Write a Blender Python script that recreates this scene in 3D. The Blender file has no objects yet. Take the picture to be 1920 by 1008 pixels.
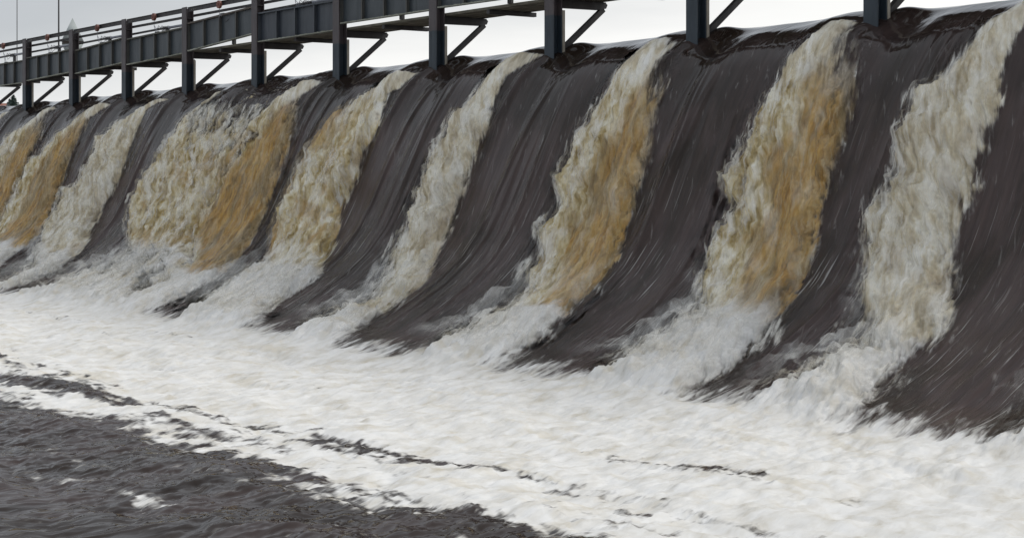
import bpy, bmesh, math, random
import numpy as np
from mathutils import Vector, Matrix

# ------------------------------------------------------------------ camera, sky, sun, exposure
SC = bpy.context.scene
COL = SC.collection
BAY = 3.7                      # metres between two posts; x runs along the weir, y upstream, z up
FRAME = 'PAD'                  # 'PAD': picture in the upper left as on the reference file; 'FULL': the picture fills the frame
FPX = 3140.0                   # focal length in reference pixels
cam = bpy.data.objects.new('camera', bpy.data.cameras.new('camera'))
COL.objects.link(cam); SC.camera = cam
cam.location = (50.463, -20.099, 3.0)
cam.rotation_euler = (math.radians(90), 0, math.radians(90 - 31.7488))
WPX, HPX = (1920.0, 1008.0) if FRAME == 'PAD' else (1200.0, 629.3)
cam.data.sensor_fit = 'HORIZONTAL'; cam.data.sensor_width = 36.0
cam.data.lens = 36.0 * FPX / WPX
cam.data.shift_x = 0.5 - 600.0 / WPX
cam.data.shift_y = (345.0 - HPX / 2) / WPX
cam.data.clip_start = 0.1; cam.data.clip_end = 3000

SUN_EL, SUN_AZ = math.radians(52), math.radians(20)     # azimuth measured from +y (upstream) towards +x
world = bpy.data.worlds.new('World'); SC.world = world; world.use_nodes = True
wn = world.node_tree; wn.nodes.clear(); W = wn.nodes.new; WL = wn.links.new
out = W('ShaderNodeOutputWorld'); bg = W('ShaderNodeBackground'); bg.inputs['Strength'].default_value = 1.0
sky = W('ShaderNodeTexSky'); sky.sky_type = 'NISHITA'; sky.sun_disc = False
sky.sun_elevation = SUN_EL; sky.sun_rotation = SUN_AZ; sky.dust_density = 4.0
sk = W('ShaderNodeVectorMath'); sk.operation = 'SCALE'; sk.inputs['Scale'].default_value = 0.08
WL(sky.outputs[0], sk.inputs[0])
tc = W('ShaderNodeTexCoord'); sx = W('ShaderNodeSeparateXYZ'); WL(tc.outputs['Generated'], sx.inputs[0])
# overcast deck: bright near the horizon, greyer above; brightest upstream towards the veiled sun
nz = W('ShaderNodeTexNoise'); nz.inputs['Scale'].default_value = 2.2; nz.inputs['Detail'].default_value = 7; nz.inputs['Roughness'].default_value = .55
mp = W('ShaderNodeMapping'); mp.inputs['Scale'].default_value = (1, 1, 6.0); WL(tc.outputs['Generated'], mp.inputs[0]); WL(mp.outputs[0], nz.inputs['Vector'])
na = W('ShaderNodeMath'); na.operation = 'MULTIPLY_ADD'; na.inputs[1].default_value = 0.14; na.inputs[2].default_value = -0.07; WL(nz.outputs[0], na.inputs[0])
az = W('ShaderNodeMath'); az.operation = 'MULTIPLY_ADD'; az.inputs[1].default_value = -0.25; WL(sx.outputs['Y'], az.inputs[0])   # lower "height" towards +y
WL(sx.outputs['Z'], az.inputs[2])
ad = W('ShaderNodeMath'); ad.operation = 'ADD'; WL(az.outputs[0], ad.inputs[0]); WL(na.outputs[0], ad.inputs[1])
cr = W('ShaderNodeValToRGB'); WL(ad.outputs[0], cr.inputs[0])
mr = W('ShaderNodeMapRange'); mr.inputs['From Min'].default_value = -0.12; mr.inputs['From Max'].default_value = 0.10
WL(ad.outputs[0], mr.inputs['Value']); WL(mr.outputs[0], cr.inputs[0])
e = cr.color_ramp.elements
e[0].position = 0.0; e[0].color = (.95, .95, .93, 1)
e[1].position = 1.0; e[1].color = (.49, .52, .56, 1)
for p_, c_ in ((.17, (.89, .89, .875, 1)), (.345, (.72, .73, .735, 1)), (.46, (.595, .615, .63, 1)), (.66, (.50, .525, .55, 1))):
    q_ = cr.color_ramp.elements.new(p_); q_.color = c_
mxw = W('ShaderNodeMix'); mxw.data_type = 'RGBA'; mxw.inputs[0].default_value = 0.95
WL(sk.outputs[0], mxw.inputs[6]); WL(cr.outputs[0], mxw.inputs[7]); WL(mxw.outputs[2], bg.inputs[0]); WL(bg.outputs[0], out.inputs[0])

sun = bpy.data.objects.new('sun', bpy.data.lights.new('sun', 'SUN')); COL.objects.link(sun)
sun.data.energy = 1.8; sun.data.angle = math.radians(25); sun.data.color = (1.0, .97, .92)
sd = Vector((math.sin(SUN_AZ) * math.cos(SUN_EL), math.cos(SUN_AZ) * math.cos(SUN_EL), math.sin(SUN_EL)))
sun.rotation_euler = sd.to_track_quat('Z', 'Y').to_euler()
SC.view_settings.view_transform = 'Standard'; SC.view_settings.look = 'None'
SC.view_settings.exposure = 0.18; SC.view_settings.gamma = 1.0
SC.cycles.max_bounces = 6; SC.cycles.transparent_max_bounces = 16

# ------------------------------------------------------------------ helpers
def tag(o, label=None, cat=None, group=None, kind=None):
    if label: o['label'] = label
    if cat: o['category'] = cat
    if group: o['group'] = group
    if kind: o['kind'] = kind
    return o

def empty(name, loc):
    o = bpy.data.objects.new(name, None); COL.objects.link(o); o.location = loc; o.empty_display_size = .2
    return o

def copy_tree(o, parent=None):
    c = o.copy(); COL.objects.link(c); c.parent = parent
    for ch in list(o.children): copy_tree(ch, c)
    return c

class MB:
    def __init__(s): s.bm = bmesh.new()
    def box(s, x0, x1, y0, y1, z0, z1, bev=0.0, mat=None):
        r = bmesh.ops.create_cube(s.bm, size=1.0)
        for v in r['verts']:
            v.co = Vector(((x0 + x1) / 2 + v.co.x * (x1 - x0), (y0 + y1) / 2 + v.co.y * (y1 - y0), (z0 + z1) / 2 + v.co.z * (z1 - z0)))
            if mat is not None: v.co = mat @ v.co
        if bev:
            es = list({e for v in r['verts'] for e in v.link_edges})
            bmesh.ops.bevel(s.bm, geom=es, offset=bev, segments=1, affect='EDGES')
        return s
    def bar(s, a, b, w, h, up=(0, 0, 1)):
        a, b = Vector(a), Vector(b); d = (b - a); L = d.length; d.normalize()
        side = d.cross(Vector(up)).normalized(); u = side.cross(d)
        r = bmesh.ops.create_cube(s.bm, size=1.0)
        for v in r['verts']:
            v.co = a + d * (v.co.x + .5) * L + side * v.co.y * w + u * v.co.z * h
        return s
    def tube(s, pts, r, n=8, closed=False):
        pts = [Vector(p) for p in pts]; rings = []
        for i, p in enumerate(pts):
            if closed: d = pts[(i + 1) % len(pts)] - pts[i - 1]
            else: d = pts[min(i + 1, len(pts) - 1)] - pts[max(i - 1, 0)]
            d.normalize(); q = Vector((0, 0, 1)) if abs(d.z) < .9 else Vector((1, 0, 0))
            u = d.cross(q).normalized(); v = d.cross(u)
            rr = r[i] if isinstance(r, (list, tuple)) else r
            rings.append([s.bm.verts.new(p + (u * math.cos(6.2832 * k / n) + v * math.sin(6.2832 * k / n)) * rr) for k in range(n)])
        m = len(rings)
        for i in range(m if closed else m - 1):
            A, B = rings[i], rings[(i + 1) % m]
            for k in range(n): s.bm.faces.new((A[k], A[(k + 1) % n], B[(k + 1) % n], B[k]))
        if not closed:
            s.bm.faces.new(rings[0][::-1]); s.bm.faces.new(rings[-1])
        return s
    def prism(s, poly, axis, lo, hi):
        # poly: 2D points in the plane normal to axis ('x': (y,z); 'y': (x,z); 'z': (x,y))
        def P(p, t): return {'x': (t, p[0], p[1]), 'y': (p[0], t, p[1]), 'z': (p[0], p[1], t)}[axis]
        A = [s.bm.verts.new(P(p, lo)) for p in poly]; B = [s.bm.verts.new(P(p, hi)) for p in poly]
        n = len(poly); s.bm.faces.new(A[::-1]); s.bm.faces.new(B)
        for k in range(n): s.bm.faces.new((A[k], A[(k + 1) % n], B[(k + 1) % n], B[k]))
        return s
    def build(s, name, mat, parent=None, smooth=False, loc=None):
        bmesh.ops.recalc_face_normals(s.bm, faces=s.bm.faces)
        me = bpy.data.meshes.new(name); s.bm.to_mesh(me); s.bm.free()
        if smooth:
            for p in me.polygons: p.use_smooth = True
        me.materials.append(mat)
        o = bpy.data.objects.new(name, me); COL.objects.link(o)
        if parent: o.parent = parent
        if loc: o.location = loc
        return o

def new_mat(name):
    m = bpy.data.materials.new(name); m.use_nodes = True
    nt = m.node_tree; nt.nodes.clear()
    o = nt.nodes.new('ShaderNodeOutputMaterial'); p = nt.nodes.new('ShaderNodeBsdfPrincipled')
    nt.links.new(p.outputs[0], o.inputs[0])
    return m, nt, p

def ramp(nt, fac, stops):
    r = nt.nodes.new('ShaderNodeValToRGB'); nt.links.new(fac, r.inputs[0])
    el = r.color_ramp.elements
    el[0].position, el[0].color = stops[0][0], (*stops[0][1], 1)
    el[1].position, el[1].color = stops[-1][0], (*stops[-1][1], 1)
    for p, c in stops[1:-1]:
        q = el.new(p); q.color = (*c, 1)
    return r.outputs[0]

def noise(nt, vec, scale, detail=5, rough=.55, mscale=None, dist=0.0):
    if mscale:
        mp = nt.nodes.new('ShaderNodeMapping'); mp.inputs['Scale'].default_value = mscale; nt.links.new(vec, mp.inputs[0]); vec = mp.outputs[0]
    n = nt.nodes.new('ShaderNodeTexNoise'); n.inputs['Scale'].default_value = scale; n.inputs['Detail'].default_value = detail
    n.inputs['Roughness'].default_value = rough; n.inputs['Distortion'].default_value = dist
    nt.links.new(vec, n.inputs['Vector']); return n.outputs[0]

def math_(nt, op, a, b=None, c=None, clamp=False):
    n = nt.nodes.new('ShaderNodeMath'); n.operation = op; n.use_clamp = clamp
    for i, v in enumerate((a, b, c)):
        if v is None: continue
        if isinstance(v, (int, float)): n.inputs[i].default_value = v
        else: nt.links.new(v, n.inputs[i])
    return n.outputs[0]

def mixc(nt, fac, a, b):
    n = nt.nodes.new('ShaderNodeMix'); n.data_type = 'RGBA'
    for i, v in ((0, fac), (6, a), (7, b)):
        if isinstance(v, (int, float)): n.inputs[i].default_value = v
        elif isinstance(v, tuple): n.inputs[i].default_value = (*v, 1)
        else: nt.links.new(v, n.inputs[i])
    return n.outputs[2]

def mixf(nt, fac, a, b):
    n = nt.nodes.new('ShaderNodeMix'); n.data_type = 'FLOAT'
    for i, v in ((0, fac), (2, a), (3, b)):
        if isinstance(v, (int, float)): n.inputs[i].default_value = v
        else: nt.links.new(v, n.inputs[i])
    return n.outputs[0]

def smooth(nt, v, lo, hi):
    n = nt.nodes.new('ShaderNodeMapRange'); n.interpolation_type = 'SMOOTHSTEP'
    nt.links.new(v, n.inputs['Value']); n.inputs['From Min'].default_value = lo; n.inputs['From Max'].default_value = hi
    return n.outputs[0]

def bump(nt, h, p, strength=.3, dist=.01, normal=None):
    b = nt.nodes.new('ShaderNodeBump'); b.inputs['Strength'].default_value = strength; b.inputs['Distance'].default_value = dist
    nt.links.new(h, b.inputs['Height'])
    if normal is not None: nt.links.new(normal, b.inputs['Normal'])
    nt.links.new(b.outputs[0], p.inputs['Normal']); return b.outputs[0]

def wpos(nt):
    g = nt.nodes.new('ShaderNodeNewGeometry'); return g.outputs['Position']

def sepz(nt, v, ax='Z'):
    s = nt.nodes.new('ShaderNodeSeparateXYZ'); nt.links.new(v, s.inputs[0]); return s.outputs[ax]

def paint_steel(name, stops, rust=None, rough=.55, stain=.0, wetline=False):
    """weathered painted steel: mottled paint, vertical runs, rust bloom"""
    m, nt, p = new_mat(name); P = wpos(nt)
    n1 = noise(nt, P, 2.2, 6, .6); c = ramp(nt, n1, [(.3, stops[0]), (.7, stops[1])])
    n2 = noise(nt, P, 1.0, 5, .6, (14, 14, 1.6)); c = mixc(nt, math_(nt, 'MULTIPLY', smooth(nt, n2, .5, .75), .45), c, stops[2])
    if wetline:                        # the posts carry a second, blue-grey coat below a sharp line
        z = math_(nt, 'ADD', sepz(nt, P), math_(nt, 'MULTIPLY', n2, .03))
        lowc = ramp(nt, n1, [(.3, (.018, .029, .040)), (.7, (.030, .043, .056))])
        lowc = mixc(nt, math_(nt, 'MULTIPLY', smooth(nt, n2, .5, .7), .5), lowc, (.010, .014, .018))
        c = mixc(nt, smooth(nt, z, 6.13, 6.15), lowc, c)
    if rust:
        n3 = noise(nt, P, 5, 7, .7); c = mixc(nt, smooth(nt, n3, .58, .72), c, rust)
    nt.links.new(c, p.inputs['Base Color'])
    nt.links.new(ramp(nt, n2, [(.2, (rough - .12,) * 3), (.8, (rough + .15,) * 3)]), p.inputs['Roughness'])
    bump(nt, noise(nt, P, 30, 4, .6), p, .25, .004)
    return m
# ------------------------------------------------------------------ vectorised noise for the water relief
_rs = np.random.RandomState(7); _perm = np.tile(_rs.permutation(256), 3)
_ga = _rs.rand(256) * 6.28318; _gx, _gy = np.cos(_ga), np.sin(_ga)

def perlin(x, y):
    xi = np.floor(x).astype(np.int64); yi = np.floor(y).astype(np.int64); xf = x - xi; yf = y - yi
    xi &= 255; yi &= 255; u = xf * xf * xf * (xf * (xf * 6 - 15) + 10); v = yf * yf * yf * (yf * (yf * 6 - 15) + 10)
    def g(ix, iy, dx, dy):
        h = _perm[_perm[ix & 255] + (iy & 255)]; return _gx[h] * dx + _gy[h] * dy
    a = g(xi, yi, xf, yf); b = g(xi + 1, yi, xf - 1, yf); c = g(xi, yi + 1, xf, yf - 1); d = g(xi + 1, yi + 1, xf - 1, yf - 1)
    return ((a + u * (b - a)) * (1 - v) + (c + u * (d - c)) * v) * 1.5

def fbm(x, y, o=4, g=.5, off=0.0):
    r = 0; a = 1.0; t = 0
    for i in range(o):
        r = r + a * perlin(x * 2 ** i + off + 17.3 * i, y * 2 ** i + off * .7 + 9.1 * i); t += a; a *= g
    return r / t

def billow(x, y, o=4, g=.5, off=0.0):
    r = 0; a = 1.0; t = 0
    for i in range(o):
        r = r + a * np.abs(perlin(x * 2 ** i + off + 31.7 * i, y * 2 ** i + off * .3 + 5.9 * i)); t += a; a *= g
    return r / t

def sst(x, a, b):
    q = np.clip((x - a) / (b - a), 0, 1); return q * q * (3 - 2 * q)

# ------------------------------------------------------------------ the spillway profile (t = metres downstream of the posts, z above the camera's eye)
PT = np.array([-60, -6, -2, -1, -.5, 0, .22, .45, .65, .87, 1.06, 1.31, 1.55, 1.8, 2.1, 2.5, 3, 3.6, 4.3, 5.2, 6.5, 9, 40.])
PZ = np.array([2.72, 2.72, 2.68, 2.64, 2.58, 2.42, 2.3, 2.13, 1.9, 1.55, 1.22, .7, .18, -.35, -.88, -1.35, -1.75, -2.12, -2.45, -2.7, -2.85, -2.92, -2.95]) + 3.0
tt = np.linspace(-8, 30, 7601); zz = np.interp(tt, PT, PZ)
kk = np.exp(-np.linspace(-2.2, 2.2, 61) ** 2); kk /= kk.sum(); zp = np.pad(zz, 30, mode='edge'); zz = np.convolve(zp, kk, 'valid')
ss = np.concatenate([[0], np.cumsum(np.hypot(np.diff(tt), np.diff(zz)))]); s0 = np.interp(0, tt, ss); ss = ss - s0
# rows: dense on the fall
srow = [ss[0]]
while srow[-1] < ss[-1]:
    q = srow[-1]
    tq = np.interp(q, ss, tt)
    d = .16 if tq < -2 else .05 if tq < -.9 else .022 if tq < 4.8 else .03 if tq < 7 else .05 if tq < 14 else .12
    srow.append(q + d)
srow = np.array(srow[:-1]); trow = np.interp(srow, ss, tt); zrow = np.interp(srow, ss, zz)
dt = np.gradient(trow, srow); dz = np.gradient(zrow, srow)
# columns: denser where the camera is near
acol = [-40.0]
while acol[-1] < 58:
    q = acol[-1]
    acol.append(q + (.25 if q < -16 else .06 if q < -5 else .034 if q < 5 else .026 if q < 16 else .021 if q < 40 else .08))
acol = np.array(acol)
A, S = np.meshgrid(acol, srow); T = np.repeat(trow[:, None], len(acol), 1); Z = np.repeat(zrow[:, None], len(acol), 1)
NT = np.repeat((-dz)[:, None], len(acol), 1); NZ = np.repeat(dt[:, None], len(acol), 1)      # outward normal (t, z)
NR, NC = A.shape

# ------------------------------------------------------------------ plan of the white water: left / right borders of each stream as (x, t)
EDGE = {
 'L7':[(25.9,0.05),(25.38,0.1),(25.08,0.25),(24.94,0.53),(24.9,0.76),(24.69,0.98),(24.37,1.03),(24.41,1.24),(24.12,1.36),(24.28,1.56),(24.17,1.73),(24.08,1.89),(24.27,2.17),(24.45,2.5),(25.04,3.08),(25.63,3.59),(25.39,3.79),(25.32,4.09),(25.18,4.56),(25.11,5.07)],
 'R7':[(26.11,0.11),(25.99,0.37),(25.68,0.61),(25.66,0.83),(25.67,0.97),(25.86,1.16),(25.77,1.31),(25.7,1.51),(25.81,1.64),(25.73,1.83),(25.84,2.11),(26.08,2.53),(26.42,3.02),(26.29,3.45),(26.35,3.81),(26.34,4.09),(26.63,4.71)],
 'L8':[(29.06,0.07),(28.97,0.41),(28.71,0.66),(28.7,0.82),(28.58,0.96),(28.56,1.05),(28.42,1.19),(28.31,1.35),(28.15,1.53),(28.13,1.65),(28.34,1.75),(28.52,1.81),(28.27,2.07),(28.57,2.37),(28.61,2.64),(29.12,3.06),(29.33,3.3),(29.21,3.59),(29.1,4.19)],
 'R8':[(29.75,0.18),(29.85,0.45),(30.1,0.8),(30.35,1.13),(30.47,1.45),(30.5,1.79),(30.57,2.04),(30.78,2.37),(30.8,2.84),(30.85,3.17),(30.92,3.41),(30.99,3.91)],
 'F8':[(29.47,0.22),(29.46,0.81),(29.34,1.12),(29.38,1.27),(29.03,1.46),(29.05,1.62),(29.23,1.87),(29.03,2.06),(29.52,2.59),(29.89,3.12),(30.06,3.46)],
 'L6':[(22.52,0.3),(21.33,0.2),(21.24,0.42),(21.11,0.61),(20.46,0.73),(19.95,0.94),(19.75,1.15),(19.62,1.32),(19.56,1.54),(19.58,1.86),(19.91,2.29),(20.44,2.77),(20.75,3.04),(20.4,3.14),(20.6,3.51),(20.66,4.18),(20.7,4.51),(20.82,4.98),(21.36,5.83)],
 'K6':[(22.52,0.3),(21.39,0.24),(21.29,0.45),(21.28,0.62),(20.91,0.69),(20.72,0.78),(20.57,0.94),(20.46,1.12),(20.26,1.3),(20.04,1.55),(19.93,1.92),(20.48,2.31),(20.99,2.82),(20.89,3.0)],
 'R6':[(22.51,0.27),(22.18,0.62),(21.9,0.7),(21.92,0.82),(22.04,1.08),(22.04,1.23),(21.94,1.39),(21.98,1.55),(21.91,1.84),(22.13,2.07),(22.34,2.33),(22.43,2.65),(22.97,2.99),(23.09,3.19),(23.04,3.78),(23.17,4.3),(23.67,4.9)],
 'L5':[(18.68,0.26),(18.1,0.26),(17.63,0.41),(17.19,0.54),(16.91,0.73),(16.74,0.93),(16.35,1.1)],
 'F5':[(18.68,0.26),(18.42,0.48),(17.88,0.71),(17.37,0.81),(17.39,1.06),(17.13,1.21),(16.84,1.48),(16.59,1.66),(16.54,1.98),(16.55,2.33),(17.77,3.1)],
 'R5':[(18.74,0.28),(18.4,0.64),(18.59,0.91),(18.79,1.14),(18.91,1.37),(18.95,1.54),(18.83,1.86),(19.0,2.21),(19.3,2.71),(19.6,3.23),(19.55,3.59),(19.53,3.68),(19.58,4.18),(19.51,4.78),(19.46,5.13),(20.04,6.24)],
 'L4':[(14.49,0.24),(13.64,0.26),(13.5,0.45),(13.1,0.67),(12.74,0.91),(12.69,1.1),(12.58,1.21),(12.22,1.52),(12.0,1.75),(12.1,1.95),(12.51,2.27),(12.9,2.49),(14.08,2.97),(13.65,3.57),(13.61,3.95),(13.37,4.58),(12.52,5.02),(11.88,5.75)],
 'R4':[(14.6,0.24),(14.3,0.32),(14.1,0.45),(14.6,0.55),(16.6,0.68),(16.75,0.93),(16.35,1.1)],
 'L3':[(11.28,0.35),(9.69,0.26),(9.64,0.57),(9.02,0.83),(8.39,1.03),(8.1,1.07),(8.29,1.25),(8.19,1.51),(7.98,1.61),(7.32,1.78),(7.42,1.97),(7.62,2.44),(8.6,3.0),(10.55,3.89),(10.36,4.76),(9.96,5.17)],
 'R3':[(11.43,0.38),(10.3,0.62),(10.36,0.83),(10.41,1.03),(10.55,1.31),(10.64,1.58),(10.34,1.92),(10.71,2.43),(11.36,3.08),(11.67,3.63),(11.47,3.97),(11.45,4.62),(11.13,4.89),(10.59,5.54)],
 'L2':[(7.43,0.33),(6.22,0.33),(5.86,0.55),(5.45,0.85),(4.9,1.04),(4.6,1.2),(4.03,1.35),(3.93,1.57),(3.67,1.79),(3.96,2.21),(4.39,2.64),(5.65,3.43),(5.82,4.26)],
 'F2':[(7.48,0.36),(6.91,0.64),(6.15,0.81),(5.58,1.04),(5.19,1.33),(4.96,1.58),(5.28,2.14),(5.4,2.74),(6.01,3.41)],
 'R2':[(7.67,0.41),(7.11,0.66),(6.98,0.98),(6.94,1.16),(6.94,1.36),(7.01,1.8),(6.97,1.94),(7.48,2.44),(7.72,2.96),(7.59,3.14),(8.14,3.91),(8.61,4.97)],
 'L1':[(3.63,0.3),(2.96,0.33),(2.39,0.53),(1.88,0.79),(1.04,0.97),(0.84,1.12),(0.51,1.52),(0.22,1.93)],
 'F1':[(3.69,0.33),(3.03,0.55),(2.72,0.77),(2.34,1.04),(2.16,1.4),(2.03,1.83)],
 'R1':[(3.73,0.33),(3.75,0.64),(4.02,1.01),(3.84,1.52),(3.79,2.0),(4.2,2.65)],
 'L0':[(-0.33,0.26),(-0.88,0.46),(-1.7,0.7),(-1.84,1.19)],
 'R0':[(-0.16,0.29),(-0.49,0.61),(-0.82,1.02),(-0.94,1.51)],
}
def shift(k, d, n): EDGE[n] = [(a + d, t) for a, t in EDGE[k]]
for q, src in ((9, '8'), (10, '7'), (11, '6'), (12, '8'), (13, '3'), (14, '7')):
    d = (q - int(src)) * BAY + (0.2 if q % 2 else -.25)
    for c in 'LRFK':
        if c + src in EDGE: shift(c + src, d, c + str(q))
for q, src in ((-1, '3'), (-2, '2'), (-3, '3'), (-4, '2')):
    d = (q - int(src)) * BAY
    for c in 'LRF':
        if c + src in EDGE: shift(c + src, d, c + str(q))
FOOT = {0: 2.9, 1: 2.9, 2: 2.95, 3: 3.1, 4: 2.75, 5: 3.35, 6: 2.9, 7: 3.85, 8: 3.5}
JET = list(range(-4, 15))

wa = fbm(A * 1.6, S * .9, 3, .5, 3.1); wb = fbm(A * 5, S * 2.2, 3, .5, 8.4); wc = fbm(A * 13, S * 5, 3, .55, 1.7)
AS = A - .30 * S                                                    # strands fall steeper than the sheet slides
st1 = fbm(AS * 7, S * .9, 4, .6, 6.3); st2 = fbm(AS * 17, S * 1.5, 3, .6, 16.3)
wob = .15 * wa + .10 * wb + .05 * wc + (.10 * st1 + .05 * st2) * sst(T, .8, 2.2)
early = sst(T, .2, 1.4)
FR = np.zeros_like(A); DIL = np.zeros_like(A); AM = np.zeros_like(A); WH = np.zeros_like(A); REL = np.zeros_like(A); JID = np.full(A.shape, -99)
def edge(n, T): 
    e_ = sorted(EDGE[n], key=lambda q: q[1]); return np.interp(T, [q[1] for q in e_], [q[0] for q in e_])
for j in JET:
    n = str(j); sel = (acol > j * BAY - 6) & (acol < j * BAY + 3); c0, c1 = np.where(sel)[0][[0, -1]]; sl = (slice(None), slice(c0, c1 + 1))
    a_, t_ = A[sl], T[sl]; L = edge('L' + n, trow)[:, None]; R = edge('R' + n, trow)[:, None]
    L = L + (.15 if j in (8, 9, 12) else .25) * (sst(trow, .6, 1.7) * (1 - sst(trow, 2.9, 3.5)))[:, None] * (0 if j == 6 else 1)
    if j == 4: R = np.where(trow[:, None] > 1.1, edge('F5', trow)[:, None] - .02, R)
    if j == 5: L = np.where(trow[:, None] > 1.1, edge('F5', trow)[:, None] - .15, L)
    t0 = min(EDGE['L' + n][0][1], EDGE['R' + n][0][1]); ft = FOOT.get(j, 3.1)
    w_ = wob[sl]; grow = .35 + .65 * early[sl]
    dl = a_ - L + w_ * 1.5 * grow; dr = R - a_ + (w_ + .1 * wc[sl]) * .9 * grow
    d = np.minimum(dl, dr) * np.where(t_ < t0 + .35, .8, 1)
    d = np.where(t_ < t0, -1, d + 0)
    sf = sst(t_, .5, 2.4); m = sst(d, -.07 - .13 * sf, .12 + .22 * sf) * sst(t_ + .25 * w_, t0 - .02, t0 + .14)
    if j == 4:
        rg_ = 1 - sst(a_ - L + w_, .22, .5); m = m * np.maximum(rg_, sst(t_ + 1.3 * w_ + .9 * fbm(AS[sl] * 3.2, S[sl] * 1.6, 4, .6, 5.5) + .10 * (16 - a_), .72, 1.55))
    dil = sst(d, -.34 - .45 * sst(t_, 2.3, 3.5), .12) * sst(t_, t0 + .05, t0 + .5)
    am = np.zeros_like(a_)
    if 'F' + n in EDGE: am = sst(a_ - edge('F' + n, trow)[:, None] + w_ * 1.6, .0, .42)
    if 'K' + n in EDGE: am = np.maximum(am, 1 - sst(a_ - edge('K' + n, trow)[:, None] + w_ * 1.3, -.12, .12)) * sst(t_, .4, .8)
    if 'F' + n not in EDGE:                       # amber windows towards the right flank
        am = np.maximum(am, .75 * sst(fbm(a_ * 1.3, S[sl] * .8, 3, .5, j * 7.7) + .9 * (a_ - (L + R) / 2) / np.maximum(R - L, .4), .28, .6) * sst(t_, .7, 1.4))
    sidew = .08 + .40 * (1 - sst(t_, 1.2, 2.3)); m = m * (1 - am * (1 - sst(dr, -.04, sidew)))
    m = m * (1 - am * (1 - sst(t_ + 1.2 * w_ + .5 * st1[sl], .45, 1.25)))
    am = am * ((.85 if j in (1, 2, 5) else .66) + (.15 if j in (1, 2, 5) else .34) * sst(fbm(AS[sl] * 2.3, S[sl] * .8, 4, .6, j * 3.3), -.25, .25))
    if j in (4, 6): am = np.maximum(am, .55 * sst(fbm(AS[sl] * 1.7 + wa[sl], S[sl] * 1.1, 4, .55, j * 5.1), .0, .35) * sst(t_, .6, 1.2))
    wh = sst(t_ + .35 * w_ + .25 * wa[sl], ft - .1, ft + .22)
    if j == 4:                                    # greyish streaky water beyond the foot of the wide stream
        wh = wh * (1 - .75 * sst(fbm(a_ * 3, S[sl] * 1.1, 3, .5, 55), .05, .35) * sst(t_, 2.9, 3.2) * (1 - sst(t_, 4.0, 4.5)))
    rel = sst(d, -.02, .40)
    if j == 4: m = m * (1 - .75 * sst(fbm(a_ * 1.6 + .8 * st1[sl], S[sl] * .9, 4, .6, 55), .0, .30) * sst(t_, 2.75, 3.05) * (1 - sst(t_, 4.1, 4.7)))
    wh = np.maximum(wh, .46 * (1 - sst(t_, .35, 1.15)))
    if j in (3, 7, 10): wh = np.maximum(wh, .34); am = am * .6
    DIL[sl] = np.maximum(DIL[sl], dil)
    up = m > FR[sl] * 0 + np.maximum(FR[sl], 0)
    FR[sl] = np.where(up, m, FR[sl]); AM[sl] = np.where(up, am, AM[sl]); WH[sl] = np.where(up, wh, WH[sl]); REL[sl] = np.where(up, rel, REL[sl])
    JID[sl] = np.where(m > .5, np.where(up, j, JID[sl]), JID[sl])
# the pool: everything turns to foam where the sheets dive under it
pool = sst(T + .4 * wa + .25 * wb + .55 * fbm(A * 3.5, S * .8, 4, .6, 52.0), 4.3, 5.7)
ptop = np.maximum(WH * FR, pool)
WHT = np.where(pool > 0, np.maximum(WH * FR, pool) / np.maximum(np.maximum(FR, pool), 1e-6), WH)
FRT = np.maximum(FR, pool)
# translucent amber sheet between the second and third streams from the left border
l2 = edge('L2', trow)[:, None]; tr_ = sst(A, 1.2, 2.6) * (1 - sst(A, l2 + .1, l2 + .5)) * sst(T + .6 * wa + .8 * st1, .75, 1.6) * (1 - sst(T, 2.5, 3.2)) * (JID == -99)
AM = np.maximum(AM, tr_); FRT = np.maximum(FRT, .40 * tr_)
# far down the pool brown water shows between rafts of foam
raft = fbm(A * .22 + .5 * wa + .25 * T, S * .9 + .1 * A, 5, .62, 91); open_ = sst(T, 6.5, 15.5); FRT = FRT * np.where(T > 6.0, sst(raft + .62 - 1.0 * open_ + .12 * fbm(A * 5, S * 5, 3, .6, 95), -.10, .30), 1)

# ------------------------------------------------------------------ relief of the smooth water
ku = np.floor((A - .39) / BAY + .5); U = A - .39 - ku * BAY                       # distance from the nearest post
ub = A / BAY - np.floor(A / BAY)                                    # 0..1 across the bay, post to post
top = np.exp(-((T + .05) / .75) ** 2)
H = .075 * np.exp(-((U - .16) / .27) ** 2 - ((T + .42) / .26) ** 2)                       # bow wave upstream of each post
H += .12 * np.exp(-((U + .75) / .55) ** 2) * np.exp(-((T - .05) / .8) ** 2)              # swell on the far side
H -= .12 * np.exp(-((U - .62) / .42) ** 2) * np.exp(-((T - .15) / .55) ** 2)             # hollow on the near side
lee = -.04 - .30 * np.clip(T, 0, 1.6)
H += .035 * np.exp(-((U - lee) / .10) ** 2) * sst(T, -.02, .2) * (1 - sst(T, .9, 1.7))   # crossing wave in the wake
H -= .012 * np.exp(-((U + .02) / .3) ** 2) * sst(T, .08, .3) * (1 - sst(T, .6, 1.2))
H += .05 * np.sin(6.283 * (ub - .15)) * sst(T, .5, 2.0) * (1 - sst(T, 3.5, 4.6))
rr = np.random.RandomState(11)
for j in range(-5, 15):                                             # long folds that run down the sheets
    for q in range(5):
        a0 = j * BAY + rr.uniform(.3, 2.3); w = rr.uniform(.03, .09); h = rr.uniform(.012, .045); dr = rr.uniform(-.10, .08)
        tb = rr.uniform(.1, 1.3); x = A - a0 - dr * S - .03 * np.sin(S * 1.3 + q)
        sel = (acol > a0 - 1.8) & (acol < a0 + 1.8)
        x = x[:, sel]; H[:, sel] += h * np.where(x < 0, np.exp(-(x / (w * 2.6)) ** 2), np.exp(-(x / (w * .6)) ** 2)) * sst(T[:, sel], tb, tb + .6) * (1 - sst(T[:, sel], 3.6, 4.8))
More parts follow.
